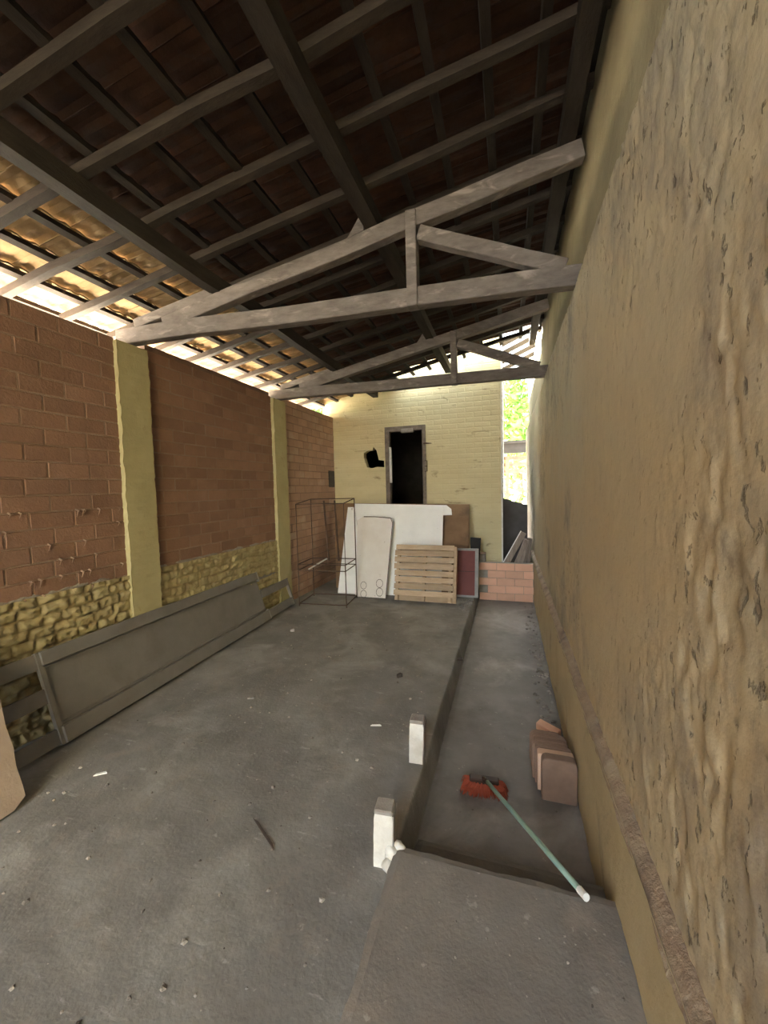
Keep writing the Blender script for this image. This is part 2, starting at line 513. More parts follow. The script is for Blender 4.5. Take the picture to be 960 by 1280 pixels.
obj('plinth', mb, 'plinth', wr, origin=(0, 0, 0), smooth=True, fix=False)


def ledge_fn(y, t):
    j = 0.009 * fbm(y * 5, t * 2, 4) + 0.006 * fbm(y * 19, t * 5, 9)
    return (0.374 + 0.056 * t + j * 0.6, y, 0.435 + 0.055 * t ** 0.6 + j), 0


mb, w = surf(lin(YF, 7.5, 0.02), [0, 0.15, 0.35, 0.55, 0.8, 1.0], ledge_fn)
obj('ledge', mb, 'ledge', wr, origin=(0, 0, 0), smooth=True, fix=False)

# ---- left wall: three brick bays
BL, BH, JT = 0.278, 0.1045, 0.0125


def brick_mesh(l, h=BH, d=0.09, nm='brick'):
    mb = MB().box(-d / 2, d / 2, -l / 2, l / 2, -h / 2, h / 2)
    me = bpy.data.meshes.new(nm)
    me.from_pydata([tuple(v) for v in mb.v], [], mb.f)
    bm = bmesh.new(); bm.from_mesh(me)
    bmesh.ops.recalc_face_normals(bm, faces=bm.faces)
    bmesh.ops.bevel(bm, geom=[e for e in bm.edges if all(v.co.x > 0 for v in e.verts)], offset=0.0035, segments=1, affect='EDGES')
    bm.to_mesh(me); bm.free()
    return me


def brick_bay(root, y0, y1, z0, z1, bm_='brick', ys=None):
    cache = {}
    row = 0
    z = z0
    while z < z1 - 0.02:
        h = min(BH, z1 - z)
        y = y0 - (BL + JT) * (0.5 if row % 2 else 0.0) + 0.02 * fr(row * 1.7, y0, 0)
        while y < y1 - 0.02:
            a, b = max(y, y0), min(y + BL, y1)
            y += BL + JT
            if b - a < 0.03 or (ys and b < ys): continue
            key = (round(b - a, 3), round(h, 3))
            if key not in cache:
                cache[key] = brick_mesh(b - a, h)
                cache[key].materials.append(MATS[bm_])
            inst('brick', cache[key], (XL - 0.045 + random.uniform(-0.0025, 0.002), (a + b) / 2, z + h / 2), root,
                 (random.uniform(-.006, .006), 0, random.uniform(-.008, .008)))
        z += BH + JT
        row += 1


bays = [(YF, 2.50, 0.965, 2.95, 'brick wall bay beside the camera with mortar drips'), (2.77, 4.745, 0.985, 2.95, 'brick wall bay between the two yellow pillars'),
        (5.04, 6.80, -0.02, 2.99, 'brick wall bay behind the wire rack')]
roots = []
for i, (y0, y1, z0, z1, lab) in enumerate(bays):
    core = obj('wall_left', MB().box(XL - 0.16, XL - 0.0045, y0, y1, -0.2, z1), 'mortar', origin=(XL - 0.08, (y0 + y1) / 2, -0.2))
    tag(core, lab, kind='structure')
    roots.append(core)
    brick_bay(core, max(y0, 0.35), y1, z0, z1, 'brickpale' if i == 2 else 'brick')


# painted rubble base under the first two bays
def base_fn(yb):
    def fn(y, z):
        zz = z + 0.022 * fbm(y * 3.5, z * 4, 6, 3)
        row = zz / 0.075
        st = 0.5 if int(row) % 2 else 0.0
        u = (y / 0.15 + st + 0.5 * fr(y * 2, int(row) * 3.7, 1)) % 1.0
        v = row % 1.0
        g = sstep(0.02, 0.2, min(min(u, 1 - u) * 1.7, min(v, 1 - v))) * (0.55 + 0.6 * abs(fr(int(row) * 3.1, y * 3, 8)))
        n = fbm(y * 9, z * 9, 2, 5)
        x = max(XL + 0.001, XL + 0.004 + 0.026 * g + 0.010 * n + 0.012 * fbm(y * 24, z * 24, 4, 4))
        return (x, y, z), max(0.0, min(1.0, 0.75 * (1 - g) * sstep(-0.3, 0.4, 0.15 - n)))
    return fn


for (root, y0, y1) in ((roots[0], 0.2, 2.52), (roots[1], 2.75, 4.78)):
    mb, w = surf(lin(y0, y1, 0.012), lin(-0.05, 0.965, 0.010), base_fn(y0))
    o = obj('stone_base', mb, 'stoneplaster', root, smooth=True, fix=False, origin=(XL, y0, 0))
    wear(o, w)
    # grey bedding mortar between the rubble base and the bricks
    mb, w = surf(lin(y0, y1, 0.02), lin(0.945, 0.998, 0.013), lambda y, z: ((XL + 0.001 + 0.012 * fbm(y * 9, z * 12, 3) - 0.014 * abs(z - 0.97) / 0.03, y, z + 0.014 * fbm(y * 6, 1, 1)), 0))
    obj('bedding_mortar', mb, 'greymortar', root, smooth=True, fix=False, origin=(XL, y0, 0.95))

# mortar drips squeezed out of the joints of the first bay
for k in range(26):
    zc = 0.965 + (BH + JT) * random.randint(0, 5) - 0.01
    yc = random.uniform(1.45, 2.45)
    zl = random.uniform(0.02, 0.05)
    mb = MB().tube([(XL - 0.01, yc, zc + 0.012), (XL + 0.016, yc + 0.006, zc), (XL + 0.010, yc - 0.004, zc - zl)], [0.009, random.uniform(.005, .009), 0.002], 5)
    obj('mortar_drip', mb, 'mortar', roots[0])
# wall plate over the second bay
obj('wall_plate', MB().beam((XL - 0.055, 2.80, 2.975), (XL - 0.055, 4.72, 2.975), 0.09, 0.05), 'claytile', roots[1])
# dark block on the wall face, painted as the shade of a corner hole
obj('hole_shade', MB().box(XL - 0.02, XL + 0.012, 6.50, 6.74, 1.70, 2.0), 'roomdark', roots[2], bevel=0.01)


# ---- pillars
def pillar(y0, y1, ztop, label, seed):
    def fn(t, z):
        # outline around the shaft
        pts = [(XL - 0.12, y0), (XL + 0.045, y0), (XL + 0.045, y1), (XL - 0.12, y1)]
        k = int(t); f = t - k
        a, b = pts[k], pts[min(k + 1, 3)]
        x, y = a[0] + (b[0] - a[0]) * f, a[1] + (b[1] - a[1]) * f
        e = 0.007 * fbm(z * 7, t * 2 + seed, 2) + 0.004 * fbm(z * 25, t * 3, seed)
        lip = 0.012 * (abs(t - 1) < 0.02) * abs(fbm(z * 6, seed, 1))
        return (x + e * 0.6 + lip * 0.5, y + e - lip * (1 if t < 1.5 else -1), z), 0
    ts = [0, .25, .5, .75, .9, 1, 1.02, 1.1, 1.3, 1.5, 1.7, 1.9, 1.98, 2.0, 2.1, 2.5, 3.0]
    mb, w = surf(ts, lin(-0.05, ztop, 0.03), fn)
    n = len(ts); top = len(mb.v) - n
    mb.f.append(tuple(range(top, top + n)))
    o = obj('pillar', mb, 'yellowpaint', smooth=False, fix=False)
    tag(o, label, 'pillar', 'yellow wall pillars')
    return o


pillar(2.49, 2.78, 2.925, 'nearer, wider-looking yellow painted pillar under the big roof truss', 2.0)
pillar(4.74, 5.045, 2.925, 'farther yellow painted pillar beside the wire rack', 6.0)

# ---- back wall: face of the yellow house, with its door hole and a broken hole
X0, X1, ZT = -3.30, -0.105, 4.42


def px_back(x, y):
    p = at(x, y, 1, YB)
    return (p.x, p.z)


def zoompts(pts, ox, oy, s):
    return [px_back(ox + a / s, oy + b / s) for a, b in pts]


hole = zoompts([(120, 530), (160, 505), (205, 500), (215, 470), (245, 505), (268, 600), (320, 605), (322, 672), (250, 668), (195, 684), (150, 672), (118, 575)], 440, 500, 8)
door = [(-2.045, 0.55), (-1.395, 0.55), (-1.385, 2.70), (-2.045, 2.70)]
outer = [(X0, -0.3), (X1, -0.3), (X1, ZT), (X0, ZT)]
bm = bmesh.new()
for loop in (outer, door, hole):
    vv = [bm.verts.new((a, YB, b)) for a, b in loop]
    for i in range(len(vv)): bm.edges.new((vv[i], vv[(i + 1) % len(vv)]))
bmesh.ops.triangle_fill(bm, edges=bm.edges[:], use_beauty=True)
fs = bm.faces[:]
r = bmesh.ops.extrude_face_region(bm, geom=fs)
bmesh.ops.translate(bm, verts=[v for v in r['geom'] if isinstance(v, bmesh.types.BMVert)], vec=(0, 0.13, 0))
bmesh.ops.recalc_face_normals(bm, faces=bm.faces)
me = bpy.data.meshes.new('wall_back'); bm.to_mesh(me); bm.free()
me.materials.append(MATS['backwall'])
wb = bpy.data.objects.new('wall_back', me); COL.objects.link(wb)
tag(wb, 'yellow painted back wall with a door hole and a smaller broken hole', kind='structure')
# painted brick courses of the back wall, in relief through its material
nt = MATS['backwall'].node_tree
bt = nt.nodes.new('ShaderNodeTexBrick')
bt.inputs['Scale'].default_value = 1.0
bt.inputs['Brick Width'].default_value = 0.27; bt.inputs['Row Height'].default_value = 0.085; bt.inputs['Mortar Size'].default_value = 0.012
bt.inputs['Mortar Smooth'].default_value = 0.6
sx = nt.nodes.new('ShaderNodeSeparateXYZ'); cx = nt.nodes.new('ShaderNodeCombineXYZ')
tcn = [n for n in nt.nodes if n.type == 'TEX_COORD'][0]
nt.links.new(tcn.outputs['Object'], sx.inputs[0])
nt.links.new(sx.outputs[0], cx.inputs[0]); nt.links.new(sx.outputs[2], cx.inputs[1]); nt.links.new(cx.outputs[0], bt.inputs['Vector'])
b2 = nt.nodes.new('ShaderNodeBump'); b2.inputs['Strength'].default_value = 0.3; b2.inputs['Distance'].default_value = -0.008
b1 = [n for n in nt.nodes if n.type == 'BUMP' and n != b2][0]
nt.links.new(bt.outputs['Fac'], b2.inputs['Height']); nt.links.new(b1.outputs[0], b2.inputs['Normal'])
nt.links.new(b2.outputs[0], nt.nodes['Principled BSDF'].inputs['Normal'])
# whitewashed corner of the house beside the passage
obj('corner_jamb', MB().box(X1 - 0.002, X1 + 0.022, YB - 0.006, YB + 0.14, -0.2, ZT, lambda p: p), 'whitecement', wb)

# house behind the back wall
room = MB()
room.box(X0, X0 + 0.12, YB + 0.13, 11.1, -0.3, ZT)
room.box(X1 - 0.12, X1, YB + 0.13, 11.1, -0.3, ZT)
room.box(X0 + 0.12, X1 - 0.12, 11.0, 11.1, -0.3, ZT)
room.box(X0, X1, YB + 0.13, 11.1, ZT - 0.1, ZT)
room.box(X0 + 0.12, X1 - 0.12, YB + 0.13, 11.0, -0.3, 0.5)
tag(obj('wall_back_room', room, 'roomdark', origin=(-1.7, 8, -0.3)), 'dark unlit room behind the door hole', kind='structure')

# door frame
d = empty('door_1', (-1.71, YB, 0.55), 'weathered wooden door frame around the dark doorway', kind='structure')
for nm, a in (('jamb', (-2.085, -2.01, 0.55, 2.66)), ('jamb', (-1.415, -1.352, 0.55, 2.66)), ('lintel', (-2.085, -1.352, 2.655, 2.735))):
    mb = MB().box(a[0], a[1], YB - 0.03, YB + 0.10, a[2], a[3], lambda p: Vector((p.x + 0.012 * fr(p.x * 5, p.z * 3, 1), p.y, p.z)))
    obj(nm, mb, 'doorframe', d)
obj('plaster_patch', MB().box(-2.015, -1.975, YB - 0.035, YB + 0.02, 1.75, 2.38), 'whitecement', d, bevel=0.008)
obj('broken_plaster', MB().box(-1.80, -1.56, YB - 0.034, YB + 0.03, 2.62, 2.70), 'greymortar', d, bevel=0.015)
obj('hinge_spike', MB().tube([(-1.39, YB - 0.03, 2.415), (-1.25, YB - 0.02, 2.41)], [0.018, 0.006], 6), 'rustmetal', d)
h = MB()
h.tube([(-1.37, YB - 0.05, 2.115), (-1.33, YB - 0.05, 2.115), (-1.33, YB - 0.05, 1.93), (-1.37, YB - 0.05, 1.93)], 0.008, 5)
h.tube([(-1.37, YB - 0.05, 2.02), (-1.33, YB - 0.05, 2.02)], 0.007, 5)
obj('latch_bracket', h, 'rustmetal', d)

# ---- the yard in front of the open end of the hall, and two unseen walls added to shade it
tag(obj('ground_front', MB().box(-3.6, 6.0, -14, YF, -0.31, 0.0), 'soil', origin=(0, -5, -0.3)), 'dark earth yard in front of the open hall', kind='structure')
tag(obj('wall_shade_side', MB().box(0.42, 0.62, -14, YF, -0.31, 5.0), 'upperwall', origin=(0.5, -5, -0.3)), 'unseen wall added beyond the right wall to shade the front yard', kind='structure')
tag(obj('wall_shade_block', MB().box(-9.5, -3.7, -14, -2.9, -0.31, 8.5), 'concrete', origin=(-6, -5, -0.3)), 'unseen tall block added to shade the front yard', kind='structure')

# ---- roof
roof = empty('ceiling', (XL, 2.0, ZR), 'dark clay tile roof seen from below', kind='structure')
th = math.atan(SL)
U = Vector((math.cos(th), 0, math.sin(th)))
Nn = Vector((-math.sin(th), 0, math.cos(th)))
YEND = 6.30


def RP(u, y, n):
    return Vector((XL, y, ZR)) + U * u + Nn * n


SK = 0.08                        # rafters and trusses stand slightly askew


def skew(y0, u):
    return y0 + SK * u * math.cos(th)


ULO, UHI = -0.46, 3.72
# purlins
for x, sx_, nm in ((-2.20, 0.09, 0), (-0.925, 0.10, 1), (0.37, 0.09, 2)):
    zc = roof_z(x) - 0.062
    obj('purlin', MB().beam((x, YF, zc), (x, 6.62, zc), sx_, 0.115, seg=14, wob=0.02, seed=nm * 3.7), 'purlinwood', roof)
# rafters
ry = [-2.977 + 0.4135 * i for i in range(23)]
for i, y0 in enumerate(ry):
    mb = MB().beam(RP(ULO + random.uniform(0, .08), skew(y0, ULO), 0.026), RP(UHI, skew(y0, UHI), 0.026), 0.052, 0.052, upv=Nn, seg=8, wob=0.022, seed=i * 1.9)
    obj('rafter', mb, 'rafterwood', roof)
# battens
PITCH = 0.292
courses = [ULO + 0.05 + PITCH * i for i in range(16)]
courses = [c for c in courses if c < UHI + 0.02]
for i, u in enumerate(courses):
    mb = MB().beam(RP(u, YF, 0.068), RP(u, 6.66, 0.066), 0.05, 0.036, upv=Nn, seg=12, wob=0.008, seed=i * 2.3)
    obj('batten', mb, 'purlinwood', roof)


# clay tiles
def tile_shape(wd=0.236, ln=0.355, t=0.013):
    mb = MB()
    prof = []
    for i in range(8):
        f = i / 7
        prof.append((-wd / 2 + wd * f, 0.020 * math.sin(f * 4 * math.pi - 1.2) * (0.6 + 0.4 * math.cos(f * 6)) + (0.012 if i in (0, 7) else 0)))
    for s in (0, 1):                       # along the slope: low end, high end
        for c in (0, t):
            for a, b in prof:
                mb.v.append(Vector((-0.055 + ln * s, a, b + c + 0.036 * (1 - s))))
    k = 8
    for i in range(k - 1):
        mb.f.append((i, i + 1, 2 * k + i + 1, 2 * k + i))
        mb.f.append((k + i + 1, k + i, 3 * k + i, 3 * k + i + 1))
        mb.f.append((i + 1, i, k + i, k + i + 1))
        mb.f.append((2 * k + i, 2 * k + i + 1, 3 * k + i + 1, 3 * k + i))
    mb.f.append((0, 2 * k, 3 * k, k)); mb.f.append((k - 1, 2 * k - 1, 4 * k - 1, 3 * k - 1))
    return mb


ts = tile_shape()
tm = bpy.data.meshes.new('tile')
tm.from_pydata([tuple(v) for v in ts.v], [], ts.f)
bm = bmesh.new(); bm.from_mesh(tm); bmesh.ops.recalc_face_normals(bm, faces=bm.faces); bm.to_mesh(tm); bm.free()
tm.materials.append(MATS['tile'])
tp = tm.copy(); tp.name = 'eave_tile'; tp.materials[0] = MATS['paletile']      # paler courses next to the wall
TW = 0.203
spots = []
for ci, u in enumerate(courses):
    y = YF + 0.05
    while y < (6.70 if u < 1.3 else YEND):
        spots.append((u, y + TW / 2 + random.uniform(-.006, .006)))
        y += TW


def tile_px(s):
    p = RP(s[0] + 0.15, s[1], 0.1)
    c = B.transposed() @ (p - CAM)
    if c.z > -0.2: return -1
    x, y_ = CX + F * c.x / -c.z, CY - F * c.y / -c.z
    if not (-40 < x < 1000 and -60 < y_ < 1320): return -1
    return 1 / c.length_squared


spots.sort(key=lambda s: -tile_px(s))
rest, rest_eave = MB(), MB()
roty = -th
for k, (u, y) in enumerate(spots):
    jit = (random.uniform(-.008, .008), roty + random.uniform(-.012, .012), random.uniform(-.02, .02))
    p = RP(u, y, 0.102)
    if k < 298 and tile_px((u, y)) > 0:
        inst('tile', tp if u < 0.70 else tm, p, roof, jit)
    else:
        from mathutils import Euler
        R = Euler(jit).to_matrix()
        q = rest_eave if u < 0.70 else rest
        n = len(q.v)
        q.v += [R @ v + p for v in ts.v]
        q.f += [tuple(n + i for i in f) for f in ts.f]
o = obj('far_tiles', rest, 'tile', roof)
o['kind'] = 'stuff'
o['label'] = 'remaining clay tiles of the roof'
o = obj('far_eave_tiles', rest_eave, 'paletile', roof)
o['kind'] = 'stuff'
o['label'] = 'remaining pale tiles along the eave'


# ---- trusses
def truss(ya, yb, label):
    def P(x, z, dy=0.0):
        return Vector((x, ya + (yb - ya) * (x - XL) / (XR - XL) + dy, z))
    t = empty('roof_truss', P(-1.3, 2.93), label, 'roof truss', 'timber roof trusses')
    zc = 2.93 + 0.065
    obj('bottom_chord', MB().beam(P(-3.20, zc), P(0.47, zc), 0.09, 0.13, seg=10, wob=0.012, seed=ya), 'timber', t, bevel=0.006)

    def tc(x):
        return roof_z(x) - 0.12 - 0.062
    obj('top_chord', MB().beam(P(-2.72, tc(-2.72)), P(0.46, tc(0.46)), 0.085, 0.115, seg=8, wob=0.012, seed=ya + 4), 'timber', t, bevel=0.005)
    obj('king_post', MB().beam(P(-0.635, 2.93 - 0.005, -0.012), P(-0.635, tc(-0.635) + 0.05, -0.012), 0.10, 0.075, upv=(1, 0, 0)), 'timber', t, bevel=0.005)
    obj('strut', MB().beam(P(-0.59, tc(-0.6) - 0.10), P(0.36, 3.055), 0.075, 0.10, seg=4, wob=0.008, seed=ya + 9), 'timber', t, bevel=0.005)
    fy = lambda a, b, c: P(a, b, -0.045 + c)
    zt = tc(-0.95) + 0.055
    obj('cleat', MB().prism([(-1.10, zt - 0.045), (-0.975, zt - 0.01), (-0.975, zt + 0.10), (-1.0, zt + 0.10)], fy, 0.08), 'timber', t)
    obj('bolster', MB().beam(P(-3.0, 3.085), P(-2.24, roof_z(-2.24) - 0.125 + 0.02), 0.09, 0.075), 'timber', t, bevel=0.005)
    zt = tc(-2.25) + 0.06
    return t


truss(2.64, 2.90, 'nearer and larger-looking timber roof truss resting on the first pillar')
truss(4.885, 5.12, 'farther timber roof truss in front of the yellow back wall')

# ---- open rafters of the passage roof beyond the back wall
for i, y in enumerate((7.05, 7.42, 7.8, 8.2, 8.6)):
    z0 = 3.55 - 0.03 * i
    o = obj('passage_rafter', MB().beam((X1 - 0.02, y, z0 + 0.45), (0.50, y + 0.04, z0 + 0.72), 0.06, 0.07), 'purlinwood')
    tag(o, '%s bare dark rafter over the open passage, counted from the hall' % ('first', 'second', 'third', 'fourth', 'fifth')[i], 'rafter', 'bare rafters over the passage')

# ================================================================== outside
gy = MB().box(-40, 40, -40, 60, -0.5, -0.31)
tag(obj('ground_outside', gy, 'yard', origin=(0, 0, -0.5)), 'pale sunlit ground outside the hall', kind='structure')


def tree(x, y, h, r, zc, label, n=2600, seed=1, ls=0.13):
    rnd = random.Random(seed)
    t = empty('tree', (x, y, -0.31), label, 'tree', 'trees outside')
    obj('trunk', MB().tube([(x, y, -0.31), (x + 0.1, y, zc * 0.6), (x - 0.05, y + 0.1, zc + h * 0.2)], [0.16, 0.12, 0.06], 7), 'bark', t)
    mb = MB()
    blobs = [(x + rnd.uniform(-.6, .6) * r, y + rnd.uniform(-.6, .6) * r, zc + rnd.uniform(-.6, .7) * h / 2, rnd.uniform(.35, .6)) for _ in range(9)]
    for k in range(n):
        b = rnd.choice(blobs)
        d = Vector((rnd.gauss(0, 1), rnd.gauss(0, 1), rnd.gauss(0, 1))).normalized() * (0.55 + 0.45 * rnd.random())
        c = Vector((b[0] + d.x * r * b[3], b[1] + d.y * r * b[3], b[2] + d.z * h * 0.5 * b[3]))
        a = Vector((rnd.gauss(0, 1), rnd.gauss(0, 1), rnd.gauss(0, .6))).normalized()
        s = a.cross(Vector((rnd.gauss(0, 1), rnd.gauss(0, 1), rnd.gauss(0, 1)))).normalized()
        l = ls * rnd.uniform(.7, 1.4)
        m_ = len(mb.v)
        mb.v += [c - a * l, c + s * l * .45, c + a * l, c - s * l * .45]
        mb.f.append((m_, m_ + 1, m_ + 2, m_ + 3))
    o = obj('foliage', mb, 'leaf', t, fix=False)
    o['kind'] = 'stuff'
    return t


tree(0.4, 17.5, 5.5, 2.6, 3.2, 'bright green leafy tree seen through the narrow passage', 4200, 3, 0.16)
tree(-5.6, 9.6, 4.5, 2.2, 3.6, 'green tree showing over the brick wall in the far corner', 3200, 5)
tree(-9.5, 3.0, 5.0, 2.4, 2.6, 'leafy tree standing beyond the brick wall', 2400, 9)

# low metal sheet across the passage
o = obj('metal_sheet', MB().prism([(-0.10, -0.18), (0.355, -0.18), (0.355, 1.27), (-0.10, 1.41)], lambda a, b, c: (a, 8.0 + c, b), 0.03), 'sheetmetal')
tag(o, 'dark metal sheet closing the lower part of the passage', 'sheet')

# shed beyond the passage
s = empty('garden_shed', (0.3, 12.4, -0.31), 'open timber shed with plank eaves beyond the passage', 'shed')
for xx in (-0.02, 2.3, -2.6):
    obj('post', MB().box(xx - 0.05, xx + 0.05, 12.0, 12.1, -0.31, 2.5), 'shedwood', s)
obj('eave_beam', MB().box(-2.9, 2.6, 11.92, 12.02, 2.58, 2.86), 'shedroof', s)
obj('roof_sheet', MB().box(-3.0, 2.7, 11.8, 13.4, 2.86, 2.92), 'shedroof', s)
for k in range(3):
    obj('rail', MB().box(-2.8, 2.5, 12.1, 12.14, 2.02 + 0.19 * k, 2.12 + 0.19 * k), 'shedwood', s)

# ================================================================== things
# ---- truck side panel / gate leaning on the left wall
GA, GB = Vector((-2.775, 1.12, 0.02)), Vector((-2.945, 4.92, 0.02))
gu = (GB - GA); GL = gu.length; gu = gu.normalized()
gtop = Vector((-3.055, 0, 0.60))
v0 = Vector((gtop.x + 2.86, 0, gtop.z)).normalized()
gv = (v0 - gu * v0.dot(gu)).normalized()
gn = gu.cross(gv)
if gn.x < 0: gn = -gn
GH = 0.625


def GP(p):
    return GA + gu * p.x + gv * p.y + gn * p.z


def yl(y):
    return (y - GA.y) / gu.y


g = empty('metal_gate_panel', (-2.86, 3.0, 0), 'long grey metal panel with slatted ends leaning on the left wall', 'metal panel')
gb = lambda nm, a, b, c, d_, e, f, m='greymetal', bv=0.0: obj(nm, MB().box(a, b, c, d_, e, f, GP), m, g, bevel=bv)
s0, s1 = yl(1.74), yl(4.23)
gb('sheet', s0, s1, 0.10, 0.535, -0.012, -0.002)
gb('top_rail', s0 - 0.01, s1, 0.53, GH, -0.012, 0.034, bv=0.004)
gb('bottom_rail', s0 - 0.01, s1, 0.0, 0.115, -0.012, 0.038, bv=0.004)
gb('rib', s0, s1, 0.505, 0.517, -0.004, 0.014)
gb('rib', s0, s1, 0.128, 0.140, -0.004, 0.016)
gb('stile', s1 - 0.008, s1 + 0.018, 0.50, GH, -0.012, 0.036, 'greyframe')
gb('stile', s1 - 0.008, s1 + 0.018, 0.0, 0.13, -0.012, 0.036, 'greyframe')
gb('stile', s1, s1 + 0.015, 0.0, GH, -0.03, -0.01)
gb('stile', s0 - 0.03, s0, 0.0, GH, -0.012, 0.02)
for a, b in ((s1 + 0.015, GL), (0.0, s0 - 0.03)):
    gb('slat', a, b, 0.515, GH - 0.005, -0.02, 0.006)
    gb('slat', a, b, 0.285, 0.385, -0.02, 0.006)
    gb('slat', a, b, 0.01, 0.11, -0.02, 0.006)
gb('end_post', GL - 0.03, GL, 0.0, 0.39, -0.03, 0.01)
gb('end_post', 0.0, 0.05, 0.0, GH, -0.03, 0.01)
gb('slat_rim', s1 + 0.015, GL, 0.375, 0.388, -0.02, 0.02)
gb('slat_rim', s1 + 0.015, GL, 0.10, 0.113, -0.02, 0.02)

# ---- broken fibre board at the lower left edge, leaning on the wall
lean = 0.55
edge = [(0, 874), (7, 909), (17, 937), (20.5, 960), (29, 985), (32, 997)]
ep = [on_plane(x, y, (1, 0, lean), -2.475) for x, y in edge]
poly = [(p.y, p.z) for p in ep]
poly = [(0.45, 0.93), (1.16, 0.97), (1.28, 0.86), (1.33, 0.70)] + [(a, max(b, 0.03)) for a, b in poly] + [(1.27, 0.0), (0.45, 0.0)]
o = obj('fibre_board', MB().prism(poly, lambda a, b, c: (-2.475 - lean * b - c * 0.87, a, b + 0.012 - c * 0.48 + 0.0), 0.025), 'fibreboard')
tag(o, 'beige board with a ragged edge leaning at the lower left corner', 'board')


# ---- white stub posts
def stub(x, y, h, label, lump, rz):
    w2 = 0.041
    t = empty('stub_post', (x, y, 0), label, 'post', 'white stub posts beside the walkway')
    R = Matrix.Rotation(rz, 3, 'Z')

    def fn(p):
        q = R @ Vector((p.x, p.y, 0))
        return Vector((x + q.x + 0.005 * fr(p.z * 9, p.x * 3, 2) + 0.03 * (p.z / h) * (0.3), y + q.y + 0.005 * fr(p.z * 9, p.y * 3, 5), p.z))
    mb = MB()
    zs = lin(-0.20, h, 0.03)
    c = [(-w2, -w2), (-w2 * 0.6, -w2), (w2 * .6, -w2), (w2, -w2), (w2, w2), (0, w2), (-w2, w2)]
    for z in zs:
        for a, b in c:
            k = 1 - 0.12 * (z > h - 0.02)
            mb.v.append(fn(Vector((a * k, b * k, z))))
    n = len(c)
    for j in range(len(zs) - 1):
        for i in range(n):
            mb.f.append((j * n + i, j * n + (i + 1) % n, (j + 1) * n + (i + 1) % n, (j + 1) * n + i))
    mb.f.append(tuple((len(zs) - 1) * n + i for i in range(n)))
    obj('shaft', mb, 'whitecement', t, bevel=0)
    cap = MB().box(-w2 * .98, w2 * .98, -w2 * .98, w2 * .98, h - 0.012, h + 0.012, fn)
    obj('bare_top', cap, 'concrete', t, bevel=0.006)
    # unpainted far and side faces
    obj('bare_side', MB().box(w2 - 0.004, w2 + 0.005, -w2 * .9, w2, -0.2, h - 0.01, fn), 'concrete', t)
    if lump:
        rl = random.Random(3)
        for dx, dy, dz, rd in ((0.045, -0.035, 0.075, 0.034), (0.072, -0.012, 0.085, 0.028), (0.035, -0.065, 0.045, 0.026)):
            bm_ = bmesh.new(); bmesh.ops.create_icosphere(bm_, subdivisions=2, radius=rd)
            lm = MB()
            lm.v = [Vector((x + dx, y + dy, dz)) + v.co * (1 + 0.45 * fr(v.co.x * 40, v.co.y * 40, v.co.z * 40 + dx * 99)) for v in bm_.verts]
            lm.f = [tuple(v.index for v in f.verts) for f in bm_.faces]
            bm_.free()
            obj('cement_lump', lm, 'whitecement', t, smooth=True)
    return t


stub(-0.537, 2.235, 0.255, 'farther white painted stub post on the floor edge', False, 0.05)
stub(-0.533, 1.565, 0.25, 'nearer white painted stub post with cement lumps at the slab corner', True, 0.08)

# ---- broom
hx, hy = -0.145, 2.30
bend = at(733, 1122, 2, 0.165)
t = empty('broom', (hx, hy, -0.18), 'red push broom with green handle propped on the slab edge', 'broom')
top = Vector((hx, hy, -0.085))
dirv = (bend - top).normalized()
obj('handle', MB().tube([top + dirv * 0.02, top + dirv * 0.3, top.lerp(bend, 0.7), bend - dirv * 0.035], 0.0115, 10), 'greenpaint', t, smooth=True)
obj('end_cap', MB().tube([bend - dirv * 0.04, bend], 0.0135, 10), 'whiteplastic', t, smooth=False)
rz = 0.06
ax, ay = Vector((math.cos(rz), math.sin(rz), 0)), Vector((-math.sin(rz), math.cos(rz), 0))
fb = lambda p: Vector((hx, hy, 0)) + ax * p.x + ay * p.y + Vector((0, 0, p.z))
obj('head_block', MB().box(-0.085, 0.085, -0.024, 0.024, -0.115, -0.082, fb), 'darkblock', t, bevel=0.006)
obj('socket', MB().tube([top + Vector((0, 0, -0.01)), top + dirv * 0.05], [0.02, 0.014], 8), 'darkblock', t)
mb = MB()
rnd = random.Random(4)
for k in range(520):
    a, b = rnd.uniform(-1, 1), rnd.uniform(-1, 1)
    p0 = fb(Vector((a * 0.082, b * 0.022, -0.10)))
    p1 = fb(Vector((a * 0.135 + rnd.uniform(-.008, .008), b * 0.05 + rnd.uniform(-.008, .008), -0.178 + 0.03 * rnd.random() * abs(a) ** 3)))
    m_ = p0.lerp(p1, 0.5) + Vector((a * 0.012, b * 0.006, 0.012))
    mb.tube([p0, m_, p1], [0.0035, 0.003, 0.002], 3)
obj('bristles', mb, 'redbristle', t, fix=False)['kind'] = 'stuff'


# ---- clay tiles stacked upright against the plinth
def standing_tile(x0, x1, y, zt, th_, lean_, label, m, rad=0.035, group='clay tiles stacked by the right wall', name='clay_tile'):
    h = zt + 0.18
    pts = []
    pts += [(x0, 0), (x1, 0)]
    for k in range(5):
        a = k / 4 * math.pi / 2
        pts.append((x1 - rad + rad * math.cos(a), h - rad + rad * math.sin(a)))
    for k in range(5):
        a = math.pi / 2 + k / 4 * math.pi / 2
        pts.append((x0 + rad + rad * math.cos(a), h - rad + rad * math.sin(a)))
    o = obj(name, MB().prism(pts, lambda a, b, c: (a, y + c + lean_ * b, -0.178 + b), th_), m, bevel=min(0.006, th_ * 0.3))
    tag(o, label, 'roof tile', group)
    return o


